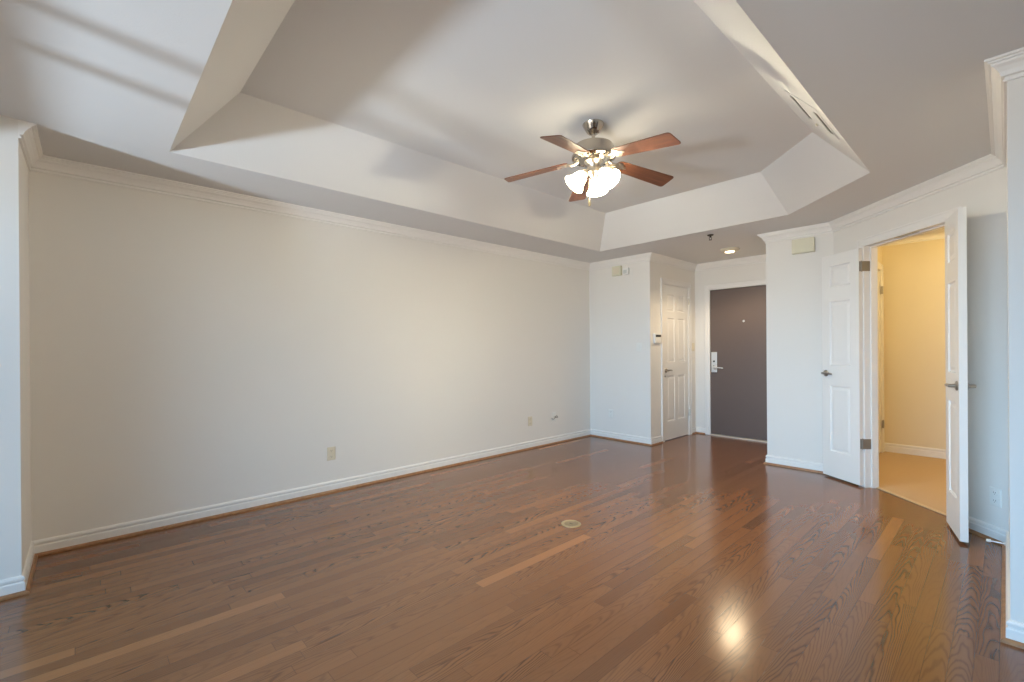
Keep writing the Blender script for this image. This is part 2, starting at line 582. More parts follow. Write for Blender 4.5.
BB = [(0, 0.0), (0.014, 0.0), (0.014, 0.058), (0.0125, 0.063), (0.007, 0.066), (0.007, 0.072), (0.0125, 0.076), (0.0125, 0.086), (0.008, 0.095), (0, 0.098)]
SH = [(0.014, 0.0), (0.030, 0.0), (0.0295, 0.008), (0.026, 0.014), (0.020, 0.018), (0.014, 0.019)]
def baseboard(name, path, label, m=None):
    bm = BM()
    sweep(bm, path, BB)
    o = tag(obj(name, bm, m or M_TRIM), label, 'baseboard', kind='structure')
    bm = BM()
    sweep(bm, path, SH)
    s = obj('shoe_moulding', bm, M_SHOE, o)
    s['label'] = 'brown stained wood shoe moulding'
    return o

def along(i, s):
    p, q = Vector(P[i]), Vector(P[i + 1])
    d = (q - p).normalized()
    return tuple(p + d * s)

CW = 0.068
baseboard('baseboard_left', [P[0], P[1], P[2], P[3], P[4], (XCL, CD0 - CW)], 'white baseboard running along the long left wall and closet block')
baseboard('baseboard_foyer', [(XCL, CD1 + CW), P[5], (ED0 - CW, YE)], 'short white baseboard in the foyer corner between closet and entry doors')
baseboard('baseboard_pier', [(ED1 + CW, YE), P[6], P[7], P[8], along(8, DO0 - CW)], 'white baseboard along the pier left of the double doors')
baseboard('baseboard_right', [along(8, DO1 + CW), P[9], P[10], P[11], P[12]], 'white baseboard from behind the right door leaf to the right edge')

# ------------------------------------------------------------------ door casings
def casing_frame(name, mtx, w, h, label, depth=T, cw=CW, stop=True, m=None):
    """local frame: x along the opening, y out of the wall into the room, z up; opening 0..w x 0..h"""
    bm = BM()
    # casing on the room side, stepped profile
    for a, b in ((-cw, -0.008), (w + 0.008, w + cw)):
        box(bm, a, b, 0.0, 0.013, 0, h + 0.008)
        o0, o1 = (a, a + 0.016) if a < 0 else (b - 0.016, b)
        box(bm, o0, o1, 0.013, 0.019, 0, h + cw)
    box(bm, -cw, w + cw, 0.0, 0.013, h + 0.008, h + cw)
    box(bm, -cw + 0.016, w + cw - 0.016, 0.013, 0.019, h + cw - 0.016, h + cw)
    o = tag(obj(name, bm, m or M_TRIM, matrix=mtx, bevel=0.003), label, 'door casing', kind='structure')
    # jamb lining
    bm = BM()
    box(bm, -0.012, 0.006, -depth - 0.004, 0.010, 0, h + 0.006)
    box(bm, w - 0.006, w + 0.012, -depth - 0.004, 0.010, 0, h + 0.006)
    box(bm, 0.006, w - 0.006, -depth - 0.004, 0.010, h - 0.006, h + 0.010)
    if stop:
        box(bm, 0.006, 0.018, -depth + 0.01, -0.045, 0, h - 0.006)
        box(bm, w - 0.018, w - 0.006, -depth + 0.01, -0.045, 0, h - 0.006)
        box(bm, 0.018, w - 0.018, -depth + 0.01, -0.045, h - 0.018, h - 0.006)
    j = obj('jamb', bm, m or M_TRIM, bevel=0.0015)
    j.matrix_world = mtx
    j.parent = o
    j.matrix_parent_inverse = mtx.inverted()
    return o

def child(o, parent):
    """parent keeping the world matrix that the parent's local frame implies"""
    o.parent = parent
    return o

# ------------------------------------------------------------------ panel door leaf
def panel_leaf_bm(w, h, t, panels):
    """leaf in local x 0..w, y -t/2..t/2, z 0..h with moulded raised panels on both faces"""
    bm = BM()
    xs = sorted({0, w} | {p[0] for p in panels} | {p[1] for p in panels})
    zs = sorted({0, h} | {p[2] for p in panels} | {p[3] for p in panels})
    for sgn in (-1, 1):
        y = sgn * t / 2
        for i in range(len(xs) - 1):
            for k in range(len(zs) - 1):
                cx, cz = (xs[i] + xs[i + 1]) / 2, (zs[k] + zs[k + 1]) / 2
                if any(p[0] < cx < p[1] and p[2] < cz < p[3] for p in panels): continue
                bm.faces.new([bm.verts.new(c) for c in ((xs[i], y, zs[k]), (xs[i + 1], y, zs[k]), (xs[i + 1], y, zs[k + 1]), (xs[i], y, zs[k + 1]))])
        for x0, x1, z0, z1 in panels:
            prev = None
            for ins, dep in ((0, 0), (0.004, 0.001), (0.010, 0.010), (0.020, 0.011), (0.040, 0.004), (0.046, 0.0035)):
                yy = y - sgn * dep
                r = [bm.verts.new(c) for c in ((x0 + ins, yy, z0 + ins), (x1 - ins, yy, z0 + ins), (x1 - ins, yy, z1 - ins), (x0 + ins, yy, z1 - ins))]
                if prev:
                    for q in range(4):
                        bm.faces.new((prev[q], prev[(q + 1) % 4], r[(q + 1) % 4], r[q]))
                prev = r
            bm.faces.new(prev)
    # edges
    y0, y1 = -t / 2, t / 2
    for c in (((0, y0, 0), (0, y1, 0), (0, y1, h), (0, y0, h)), ((w, y0, 0), (w, y1, 0), (w, y1, h), (w, y0, h)),
              ((0, y0, 0), (w, y0, 0), (w, y1, 0), (0, y1, 0)), ((0, y0, h), (w, y0, h), (w, y1, h), (0, y1, h))):
        bm.faces.new([bm.verts.new(v) for v in c])
    bmesh.ops.remove_doubles(bm, verts=bm.verts, dist=0.0002)
    return bm

def lever_bm(side, toward, length=0.105):
    """lever handle on one face: rosette at the origin on the face, side = +-1 (y out of the face), toward = +-1 (x)"""
    bm = BM()
    rot = Matrix.Rotation(radians(-90 * side), 4, 'X')
    lathe(bm, [(0, 0), (0.031, 0), (0.032, 0.003), (0.029, 0.008), (0.022, 0.011), (0.013, 0.013), (0.0115, 0.028), (0.011, 0.046), (0, 0.048)], 24, rot)
    y = side * 0.043
    tube(bm, [(0, side * 0.030, 0), (toward * 0.002, y - side * 0.004, 0.0), (toward * 0.014, y, 0.001), (toward * 0.04, y + side * 0.002, 0.003),
              (toward * 0.075, y, 0.001), (toward * (length - 0.01), y - side * 0.003, -0.003), (toward * length, y - side * 0.006, -0.004)],
         0.009, 10, [0.010, 0.0105, 0.0105, 0.0095, 0.0085, 0.008, 0.006])
    return bm

def hinge_bm(leaf=0.038, ht=0.09, gap=0.0):
    """butt hinge: knuckle along z at the origin, one plate in +x and one in -x direction along y=0"""
    bm = BM()
    lathe(bm, [(0, -ht / 2 - 0.004), (0.004, -ht / 2 - 0.003), (0.0065, -ht / 2), (0.0065, ht / 2), (0.004, ht / 2 + 0.003), (0, ht / 2 + 0.004)], 12)
    return bm

LH = 2.150        # height of the double door leaves
LW = 0.415
LT = 0.040
LZ = 0.018
def half_panels(w):
    a, b = 0.088, w - 0.088
    return [(a, b, 0.245, 0.885), (a, b, 1.075, 1.700), (a, b, 1.835, 2.045)]

def french_leaf(name, pivot, direction, hinge_at_left, label):
    """pivot: (x, y) of the knuckle; direction: unit vector from the pivot to the free edge"""
    m = frame((pivot[0], pivot[1], LZ), (direction[0], direction[1], 0))
    o = obj(name, panel_leaf_bm(LW, LH, LT, half_panels(LW)), M_DOOR, matrix=m, bevel=0.0012, seg=1)
    tag(o, label, 'door', kind='structure')
    for sd in (-1, 1):
        bmh = lever_bm(sd, -1)
        bmesh.ops.transform(bmh, matrix=Matrix.Translation((LW - 0.045, sd * LT / 2, 1.0)), verts=bmh.verts)
        child(obj('lever_handle', bmh, M_DARKNICKEL, smooth=True), o)
    return o

# hinge pivots just off the wall face, at the two sides of the opening
pl = A0 + AD * (DO0 + 0.004) + AN * 0.030
pr = A0 + AD * (DO1 - 0.004) + AN * 0.030
dl = Vector((-0.82, 0.572)); dl.normalize()
left_leaf = french_leaf('door_1', (pl + dl * 0.006) , dl, True, 'left leaf of the white double doors, swung back against the pier')
dr = Vector((0.215, -0.976)); dr.normalize()
right_leaf = french_leaf('door_2', (pr + dr * 0.006), dr, False, 'right leaf of the white double doors, standing open edge-on')

fm = frame((*(A0 + AD * DO0), 0), (AD.x, AD.y, 0))
# y of this frame = z cross x, which must point into the room
fm_w = DO1 - DO0
if Vector((fm[0][1], fm[1][1])).dot(AN) < 0:
    fm = frame((*(A0 + AD * DO1), 0), (-AD.x, -AD.y, 0))
cf = casing_frame('trim_3', fm, fm_w, DOZ, 'white casing and jamb around the double door opening')

def hinge_pair(parent, pivot, dleaf, zc, m):
    """plates on the leaf edge and on the jamb, with the knuckle between"""
    bm = BM()
    rot = Matrix.Translation((pivot[0], pivot[1], zc))
    lathe(bm, [(0, -0.050), (0.004, -0.049), (0.0062, -0.045), (0.0062, 0.045), (0.004, 0.049), (0, 0.050)], 12, rot)
    # jamb plate lies on the jamb, running into the opening depth (-AN)
    def plate(dirv, nrm, ln):
        f = frame((pivot[0] + AD.x * 0.003, pivot[1] + AD.y * 0.003, zc), (dirv.x, dirv.y, 0))
        b2 = BM()
        s = 1 if Vector((f[0][1], f[1][1])).dot(nrm) > 0 else -1
        box(b2, 0.0, ln, min(0, s * 0.003), max(0, s * 0.003), -0.045, 0.045)
        for zz in (-0.03, 0.0, 0.03):
            mm = Matrix.Translation((ln * (0.45 if zz else 0.7), s * 0.003, zz)) @ Matrix.Rotation(radians(-90 * s), 4, 'X')
            lathe(b2, [(0, 0), (0.004, 0), (0.003, 0.0012), (0, 0.0012)], 8, mm)
        bmesh.ops.transform(b2, matrix=f, verts=b2.verts)
        me = bpy.data.meshes.new('tmp'); b2.to_mesh(me); b2.free()
        bm.from_mesh(me); bpy.data.meshes.remove(me)
    return bm, plate

for zc in (0.395, 2.005):
    bm, plate = hinge_pair(None, pl, dl, zc, M_NICKEL)
    plate(-AN, AD, 0.072)
    # plate on the leaf's hinge edge, from the barrel across the leaf thickness
    perp = Vector((dl.y, -dl.x))
    if perp.dot(-AN) > 0: perp = -perp
    obj('hinge', bm, M_HINGE, cf, bevel=0.0).matrix_parent_inverse = fm.inverted()
    b2 = BM()
    box(b2, -0.003, 0.001, -LT / 2 + 0.003, LT / 2 - 0.003, zc - LZ - 0.045, zc - LZ + 0.045)
    child(obj('hinge_plate', b2, M_HINGE), left_leaf)
    b2 = BM()
    box(b2, -0.003, 0.001, -LT / 2 + 0.003, LT / 2 - 0.003, zc - LZ - 0.045, zc - LZ + 0.045)
    child(obj('hinge_plate', b2, M_HINGE), right_leaf)
# ball-catch strike under the head jamb
bm = BM()
box(bm, fm_w / 2 - 0.10, fm_w / 2 + 0.10, -0.045, -0.004, DOZ - 0.010, DOZ - 0.0062)
child(obj('strike_plate', bm, M_DARKNICKEL), cf)

# threshold strip between oak and carpet
tm = frame((*(A0 + AD * (DO0 + 0.008) - AN * 0.098), 0), (AD.x, AD.y, 0))
bm = BM()
box(bm, 0, DO1 - DO0 - 0.016, -0.018, 0.018, 0.0005, 0.008)
tag(obj('trim_4', bm, M_THRESH, matrix=tm, bevel=0.004), 'pale threshold strip under the double doors', 'threshold', kind='structure')

# ------------------------------------------------------------------ hall beyond the double doors
HX0, HX1, HY1, HZ = 3.135, 5.2, 7.10, 2.585
BK = S + T / Q
bm = BM()
prism(bm, [(HX0 - 0.1, BK - HX0 + 0.1), (HX0 - 0.1, HY1 + 0.1), (HX1 + 0.1, HY1 + 0.1), (HX1 + 0.1, BK - HX1 - 0.1)][::-1], -0.06, 0.004)
tag(obj('floor_hall', bm, M_CARPET), 'tan carpet in the lit hall beyond the double doors', 'carpet', kind='structure')
bm = BM()
box(bm, HX0, HX1, HY1, HY1 + 0.1, 0, HZ)
tag(obj('wall_hall_back', bm, M_HALL), 'warm lit hall wall seen through the double doors', 'wall', kind='structure')
HD0, HD1, HDZ = 6.20, 6.985, 2.19
bm = BM()
yb = BK - HX0
box(bm, HX0 - 0.1, HX0, yb, HD0, 0, HZ)
box(bm, HX0 - 0.1, HX0, HD1, HY1 + 0.1, 0, HZ)
box(bm, HX0 - 0.1, HX0, HD0, HD1, HDZ, HZ)
tag(obj('wall_hall_left', bm, M_HALL), 'left side wall of the lit hall with a door frame', 'wall', kind='structure')
bm = BM()
box(bm, HX1, HX1 + 0.1, BK - HX1 - 0.1, HY1 + 0.1, 0, HZ)
tag(obj('wall_hall_right', bm, M_HALL), 'right side wall of the lit hall', 'wall', kind='structure')
bm = BM()
prism(bm, [(HX0 - 0.1, BK - HX0 + 0.1), (HX0 - 0.1, HY1 + 0.1), (HX1 + 0.1, HY1 + 0.1), (HX1 + 0.1, BK - HX1 - 0.1)][::-1], HZ, HZ + 0.05)
tag(obj('ceiling_hall', bm, M_CEIL), 'ceiling of the lit hall', 'ceiling', kind='structure')
bm = BM()
prism(bm, [(HX0 - 0.1, BK - HX0 + 0.1), (HX0 - 0.1, BK - HX0 + 0.2), (HX1 + 0.1, BK - HX1), (HX1 + 0.1, BK - HX1 - 0.1)][::-1], H, HZ)
tag(obj('wall_hall_upper', bm, M_HALL), 'wall above the double doors on the hall side', 'wall', kind='structure')
crown('trim_5', [(HX0, yb + 0.05), (HX0, HY1), (HX1, HY1)], 'crown moulding in the lit hall', HZ)
bm = BM()
sweep(bm, [(HX0, HD1 + 0.068), (HX0, HY1), (HX1, HY1)], [(d, z * 1.08 + 0.004) for d, z in BB])
tag(obj('baseboard_hall', bm, M_TRIM), 'baseboard along the back of the lit hall', 'baseboard', kind='structure')
hm = frame((HX0, HD1, 0.004), (0, -1, 0))
hf = casing_frame('trim_6', hm, HD1 - HD0, HDZ - 0.004, 'casing of the side door in the lit hall', depth=0.1)
bm = panel_leaf_bm(HD1 - HD0 - 0.02, HDZ - 0.03, 0.036, [(0.11, 0.35, 0.25, 0.9), (0.43, 0.66, 0.25, 0.9), (0.11, 0.35, 1.08, 1.7), (0.43, 0.66, 1.08, 1.7)])
d5 = obj('door_5', bm, M_DOOR, matrix=frame((HX0 - 0.022, HD1 - 0.010, 0.016), (0, -1, 0)))
tag(d5, 'side door on the left of the lit hall', 'door', kind='structure')
for zc in (0.345, 1.945):
    bm = BM()
    box(bm, -0.006, 0.030, 0.010, 0.019, zc - 0.045, zc + 0.045)
    lathe(bm, [(0, -0.05), (0.0065, -0.046), (0.0065, 0.046), (0, 0.05)], 10, Matrix.Translation((0.008, 0.020, zc)))
    child(obj('hinge', bm, M_DARKNICKEL), hf)
# hall lamp (out of view through the doors)
def flush_lamp(name, loc, r, label, lens_mat, group=None):
    m = Matrix.Translation(loc)
    root = empty(name, m, label, 'ceiling light', group)
    bm = BM()
    lathe(bm, [(0, 0), (r, 0), (r * 1.02, -0.006), (r * 0.98, -0.016), (r * 0.86, -0.028), (r * 0.55, -0.032), (0.0, -0.032)], 36)
    obj('canopy', bm, M_ALMOND, root, smooth=True)
    bm = BM()
    lathe(bm, [(r * 0.52, -0.030), (r * 0.50, -0.036), (r * 0.40, -0.042), (r * 0.2, -0.045), (0, -0.046)], 32)
    obj('lens', bm, lens_mat, root, smooth=True)
    return root
flush_lamp('ceiling_light', (4.35, 5.9, HZ - 0.001), 0.16, 'flush ceiling light in the hall beyond the double doors', M_HLENS)
hl = bpy.data.lights.new('hall_bulb', 'POINT')
hl.energy = 37
hl.color = (1.0, 0.74, 0.32)
hl.shadow_soft_size = 0.08
hlo = bpy.data.objects.new('hall_bulb', hl)
hlo.location = (4.35, 5.9, HZ - 0.16)
COL.objects.link(hlo)

# ------------------------------------------------------------------ closet door (six panels)
m = frame((XCL, CD1, 0), (0, -1, 0))
cw_ = CD1 - CD0
cc_ = casing_frame('trim_7', m, cw_, CDZ, 'white casing around the closet door in the foyer')
W6, H6 = cw_ - 0.018, CDZ - 0.022
pa = [(0.100, W6 / 2 - 0.042), (W6 / 2 + 0.042, W6 - 0.100)]
pz = [(0.250, 0.880), (1.065, 1.680), (1.770, 2.010)]
dm = frame((XCL - 0.020, CD1 - 0.009, 0.012), (0, -1, 0))
d3 = obj('door_3', panel_leaf_bm(W6, H6, 0.036, [(a, b, c, d) for a, b in pa for c, d in pz]), M_DOOR, matrix=dm, bevel=0.0012, seg=1)
tag(d3, 'white six-panel closet door on the left of the foyer', 'door', kind='structure')
bmh = lever_bm(1, -1, 0.11)
bmesh.ops.transform(bmh, matrix=Matrix.Translation((W6 - 0.055, 0.018, 0.955)), verts=bmh.verts)
child(obj('lever_handle', bmh, M_DARKNICKEL, smooth=True), d3)
bm = BM()
lathe(bm, [(0, 0), (0.013, 0), (0.012, 0.004), (0, 0.006)], 16, Matrix.Translation((W6 - 0.035, 0.018, 0.875)) @ Matrix.Rotation(radians(-90), 4, 'X'))
child(obj('keyhole_cover', bm, M_DARKNICKEL), d3)
for zc in (0.33, 1.95):
    bm = BM()
    box(bm, -0.012, 0.024, 0.012, 0.016, zc - 0.045, zc + 0.045)
    lathe(bm, [(0, -0.05), (0.0065, -0.046), (0.0065, 0.046), (0, 0.05)], 10, Matrix.Translation((0.006, 0.020, zc)))
    child(obj('hinge', bm, M_NICKEL), cc_)

# ------------------------------------------------------------------ entry door
m = frame((ED1, YE, 0), (-1, 0, 0))
ew = ED1 - ED0
ec = casing_frame('trim_8', m, ew, EDZ, 'white casing around the brown entry door')
dm = frame((ED1 - 0.009, YE + 0.022, 0.022), (-1, 0, 0))
bm = BM()
box(bm, 0, ew - 0.018, -0.022, 0.022, 0, EDZ - 0.032)
d4 = obj('door_4', bm, M_ENTRY, matrix=dm, bevel=0.002)
tag(d4, 'flat dark brown entry door at the end of the foyer', 'door', kind='structure')
ex = ew - 0.018
bm = BM()
box(bm, ex - 0.098, ex - 0.016, 0.022, 0.036, 0.895, 1.190)
lp = child(obj('lock_plate', bm, M_STEEL, bevel=0.006), d4)
for zz in (1.055, 0.985):
    bm = BM()
    lathe(bm, [(0, 0), (0.014, 0), (0.013, 0.004), (0, 0.005)], 16, Matrix.Translation((ex - 0.057, 0.0365, zz)) @ Matrix.Rotation(radians(-90), 4, 'X'))
    child(obj('lock_cylinder', bm, M_BLACK), lp)
bm = lever_bm(1, -1, 0.13)
bmesh.ops.transform(bm, matrix=Matrix.Translation((ex - 0.07, 0.036, 0.965)), verts=bm.verts)
child(obj('lever_handle', bm, M_STEEL, smooth=True), d4)
bm = BM()
lathe(bm, [(0, 0), (0.016, 0), (0.014, 0.005), (0.006, 0.006), (0, 0.004)], 16, Matrix.Translation((ED1 - 0.009 - 1.679, 0.022, 1.62)) @ Matrix.Rotation(radians(-90), 4, 'X'))
child(obj('peephole', bm, M_STEEL, smooth=True), d4)
bm = BM()
box(bm, ED0 + 0.008, ED1 - 0.008, YE - 0.035, YE + 0.06, 0.0005, 0.016)
tag(obj('trim_9', bm, M_SILL, bevel=0.004), 'pale metal sill under the entry door', 'threshold', kind='structure')

# ------------------------------------------------------------------ wall fittings
def wall_frame(p, out):
    """x along the wall (to the right when seen from the room), y out of the wall, z up"""
    o = Vector((out[0], out[1], 0)).normalized()
    x = o.cross(Vector((0, 0, 1)))
    m = Matrix((x, o, Vector((0, 0, 1)))).transposed().to_4x4()
    m.translation = p
    return m

def plate_bm(w=0.075, h=0.118, t=0.006):
    bm = BM()
    r0 = [(-w / 2, -h / 2), (w / 2, -h / 2), (w / 2, h / 2), (-w / 2, h / 2)]
    prev = None
    for ins, y in ((0, 0.0002), (0, t * 0.5), (0.003, t * 0.9), (0.006, t)):
        r = [bm.verts.new((x - math.copysign(ins, x), y, z - math.copysign(ins, z))) for x, z in r0]
        if prev:
            for q in range(4): bm.faces.new((prev[q], prev[(q + 1) % 4], r[(q + 1) % 4], r[q]))
        else:
            bm.faces.new(r[::-1])
        prev = r
    bm.faces.new(prev)
    return bm

def receptacle_bm(z):
    bm = BM()
    pts = [(0.0165 * cos(a), z + 0.0145 * max(-0.86, min(0.86, sin(a) * 1.15))) for a in [2 * pi * k / 24 for k in range(24)]]
    a = [bm.verts.new((x, 0.0055, zz)) for x, zz in pts]
    b = [bm.verts.new((x * 0.95, 0.0085, z + (zz - z) * 0.95)) for x, zz in pts]
    for k in range(24): bm.faces.new((a[k], a[(k + 1) % 24], b[(k + 1) % 24], b[k]))
    bm.faces.new(b)
    return bm

def slots_bm(z):
    bm = BM()
    for x in (-0.006, 0.006): box(bm, x - 0.0012, x + 0.0012, 0.0083, 0.0089, z - 0.001, z + 0.007)
    box(bm, -0.002, 0.002, 0.0083, 0.0089, z - 0.010, z - 0.006)
    return bm

def outlet(loc, out, label, m, group=None):
    root = obj('wall_outlet', plate_bm(), m, matrix=wall_frame(loc, out))
    tag(root, label, 'outlet', group)
    for z in (-0.026, 0.026):
        rc = child(obj('receptacle', receptacle_bm(z), m), root)
        child(obj('slots', slots_bm(z), M_BLACK), rc)
    bm = BM()
    lathe(bm, [(0, 0.0), (0.0035, 0.0), (0.003, 0.0015), (0, 0.002)], 10, Matrix.Translation((0, 0.006, 0)) @ Matrix.Rotation(radians(-90), 4, 'X'))
    child(obj('screw', bm, m), root)
    return root

def switch(loc, out, label, m):
    root = obj('light_switch', plate_bm(), m, matrix=wall_frame(loc, out))
    tag(root, label, 'light switch')
    bm = BM()
    box(bm, -0.006, 0.006, 0.005, 0.008, -0.013, 0.013)
    prism_pts = [(0.0, 0.006), (0.012, 0.004), (0.014, 0.010), (0.0, -0.004)]
    a = [bm.verts.new((-0.004, 0.006 + y, z)) for y, z in prism_pts]
    b = [bm.verts.new((0.004, 0.006 + y, z)) for y, z in prism_pts]
    bm.faces.new(a[::-1]); bm.faces.new(b)
    for k in range(4): bm.faces.new((a[k], a[(k + 1) % 4], b[(k + 1) % 4], b[k]))
    child(obj('toggle', bm, m), root)
    for z in (-0.042, 0.042):
        bm = BM()
        lathe(bm, [(0, 0.0), (0.0035, 0.0), (0.003, 0.0015), (0, 0.002)], 10, Matrix.Translation((0, 0.006, z)) @ Matrix.Rotation(radians(-90), 4, 'X'))
        child(obj('screw', bm, m), root)
    return root

outlet((0, 1.619, 0.345), (1, 0), 'almond double outlet low on the long left wall, nearest the camera', M_ALMOND)
outlet((0, 4.166, 0.350), (1, 0), 'almond double outlet low on the left wall toward the far corner', M_ALMOND)
outlet((0.364, YF, 0.358), (0, -1), 'white double outlet low on the closet block face', M_WPLASTIC)
outlet((4.105, S - 4.105, 0.290), (AN.x, AN.y), 'white double outlet on the angled wall behind the right door leaf', M_WPLASTIC)
switch((0.817, YF, 1.291), (0, -1), 'white toggle switch at mid height on the closet block face', M_WPLASTIC)
switch((XCL, 6.622, 1.285), (1, 0), 'almond toggle switch between the closet door casing and the entry wall', M_ALMOND)

# cable plate with a loose cable
cpr = obj('cable_plate', plate_bm(), M_WPLASTIC, matrix=wall_frame((0, 4.625, 0.362), (1, 0)))
tag(cpr, 'white cable plate with a loose dark cable by the far corner', 'cable plate')
bm = BM()
lathe(bm, [(0, 0), (0.008, 0), (0.008, 0.004), (0.005, 0.005), (0.005, 0.012), (0, 0.012)], 12, Matrix.Translation((0.0, 0.006, -0.004)) @ Matrix.Rotation(radians(-90), 4, 'X'))
jk = child(obj('jack', bm, M_NICKEL, smooth=True), cpr)
bm = BM()
tube(bm, [(0.0, 0.012, -0.004), (0.002, 0.03, -0.006), (-0.008, 0.045, -0.014), (-0.024, 0.046, -0.004), (-0.012, 0.036, 0.014), (0.010, 0.030, -0.010), (0.035, 0.024, -0.034), (0.055, 0.018, -0.028), (0.062, 0.014, -0.012)], 0.0042, 8)
child(obj('cable', bm, M_CABLE, smooth=True), cpr)

def wall_box(name, loc, out, w, h, d, m, label, cat, parts=()):
    bm = BM()
    box(bm, -w / 2, w / 2, 0.0005, d, -h / 2, h / 2)
    root = obj(name, bm, m, matrix=wall_frame(loc, out), bevel=0.005)
    tag(root, label, cat)
    for nm, x0, x1, z0, z1, y0, y1, mm in parts:
        bm = BM()
        box(bm, x0, x1, y0, y1, z0, z1)
        child(obj(nm, bm, mm, bevel=0.0015), root)
    return root

wall_box('alarm_sounder', (0.495, YF, 2.345), (0, -1), 0.145, 0.132, 0.045, M_CREAM, 'cream square alarm sounder high on the closet block face', 'alarm',
         [('grille', -0.045, 0.045, -0.010 - 0.035, 0.045, 0.045, 0.049, M_ALMOND)])
wall_box('motion_sensor', (0.635, YF, 2.322), (0, -1), 0.092, 0.095, 0.040, M_WPLASTIC, 'small white sensor box right of the cream alarm sounder', 'sensor',
         [('sensor_window', -0.026, 0.026, -0.030, 0.018, 0.040, 0.044, mat('pale_grey_lens', (0.60, 0.62, 0.60), 0.3))])
wall_box('door_chime', (2.733, YP, 2.322), (0, -1), 0.200, 0.148, 0.052, M_CREAM, 'cream chime box high on the white pier', 'door chime',
         [('cover_rim', -0.090, 0.090, -0.066, -0.058, 0.052, 0.056, M_CREAM)])
wall_box('alarm_keypad', (XCL, 5.572, 1.402), (1, 0), 0.165, 0.130, 0.030, M_WPLASTIC, 'white alarm keypad with a dark display beside the closet door', 'keypad',
         [('display', -0.066, 0.066, 0.020, 0.050, 0.030, 0.0325, M_BLACK), ('key_cover', -0.066, 0.066, -0.052, 0.006, 0.030, 0.034, M_WPLASTIC)])

# door stop on the return wall baseboard
dsr = empty('door_stop', wall_frame((XR - 0.0145, 4.165, 0.050), (-1, 0)), 'white-tipped door stop on the baseboard behind the right door leaf', 'door stop')
bm = BM()
R90 = Matrix.Rotation(radians(-90), 4, 'X')
lathe(bm, [(0, 0), (0.012, 0), (0.012, 0.004), (0.006, 0.008), (0.0045, 0.012), (0.0045, 0.066), (0, 0.066)], 14, R90)
obj('rod', bm, M_STEEL, dsr, smooth=True)
bm = BM()
lathe(bm, [(0, 0.062), (0.009, 0.062), (0.010, 0.068), (0.009, 0.080), (0.005, 0.084), (0, 0.084)], 14, R90)
obj('rubber_tip', bm, M_WPLASTIC, dsr, smooth=True)

# round brass floor outlet
fo = empty('floor_outlet', Matrix.Translation((1.992, 2.583, 0.0)), 'round brass outlet cover set in the oak floor', 'floor outlet')
bm = BM()
lathe(bm, [(0.048, 0.0005), (0.072, 0.0005), (0.072, 0.003), (0.066, 0.006), (0.055, 0.0065), (0.050, 0.004), (0.048, 0.0005)], 40)
obj('ring', bm, M_BRASS, fo, smooth=True)
bm = BM()
lathe(bm, [(0, 0.001), (0.047, 0.001), (0.047, 0.0035), (0.030, 0.0042), (0, 0.0042)], 40)
lid = obj('lid', bm, mat('worn_lid_brass', (0.33, 0.27, 0.18), 0.45, 0.7, bump=0.05), fo, smooth=True)
bm = BM()
box(bm, -0.014, 0.014, -0.0022, 0.0022, 0.0042, 0.0052)
obj('slot', bm, M_DARKGAP, lid)

# ------------------------------------------------------------------ air register on the right slope of the tray
rise = HT - H
sl = Vector((-INS, 0, rise)).normalized()          # up the slope
nrm = Vector((-rise, 0, -INS)).normalized()        # out of the slope, into the room
vc = Vector((TX1, 3.16, H)) + sl * 0.222
x_ax = Vector((0, 1, 0))
vm_ = Matrix((x_ax, nrm, x_ax.cross(nrm))).transposed().to_4x4()
if vm_.col[2].xyz.dot(sl) < 0:
    x_ax = -x_ax
    vm_ = Matrix((x_ax, nrm, x_ax.cross(nrm))).transposed().to_4x4()
vm_.translation = vc
vent = empty('air_register', vm_, 'white two-slot air register on the right slope of the ceiling tray', 'air vent')
def dsgn(y): return y * (1 if x_ax.y > 0 else -1)
bm = BM()
vw, vh = 0.27, 0.108
box(bm, -vw, vw, 0.0004, 0.0022, -0.150, 0.068)
obj('face_plate', bm, M_CEIL, vent, bevel=0.001)
for z0, z1, c in ((-0.125, -0.107, 0.03), (0.021, 0.039, -0.03)):
    c = dsgn(c)
    bm = BM()
    box(bm, c - 0.185, c + 0.185, 0.0022, 0.0028, z0, z1)
    obj('slot', bm, M_DARKGAP, vent)
    bm = BM()
    box(bm, c - 0.188, c + 0.188, 0.0022, 0.0060, z1, z1 + 0.004)
    obj('deflector', bm, M_CEIL, vent)
bm = BM()
box(bm, dsgn(0.16) - 0.010, dsgn(0.16) + 0.010, 0.007, 0.018, -0.030, -0.018)
obj('damper_knob', bm, M_ALMOND, vent, bevel=0.002)

# ------------------------------------------------------------------ fire sprinkler and foyer light
sp = empty('fire_sprinkler', Matrix.Translation((1.956, 5.02, H)), 'small dark fire sprinkler head hanging from the foyer ceiling', 'sprinkler')
bm = BM()
lathe(bm, [(0, -0.0005), (0.034, -0.0005), (0.034, -0.004), (0.027, -0.012), (0.014, -0.012), (0, -0.012)], 28)
obj('escutcheon', bm, M_BRONZE, sp, smooth=True)
bm = BM()
lathe(bm, [(0, -0.012), (0.011, -0.012), (0.010, -0.028), (0.006, -0.030), (0, -0.030)], 14)
for s_ in (-1, 1):
    tube(bm, [(s_ * 0.008, 0, -0.026), (s_ * 0.014, 0, -0.036), (s_ * 0.010, 0, -0.050), (0, 0, -0.056)], 0.0028, 8)
obj('frame', bm, M_BLACK, sp)
bm = BM()
lathe(bm, [(0, -0.055), (0.016, -0.055), (0.016, -0.058), (0, -0.059)], 16)
obj('deflector', bm, M_BLACK, sp)

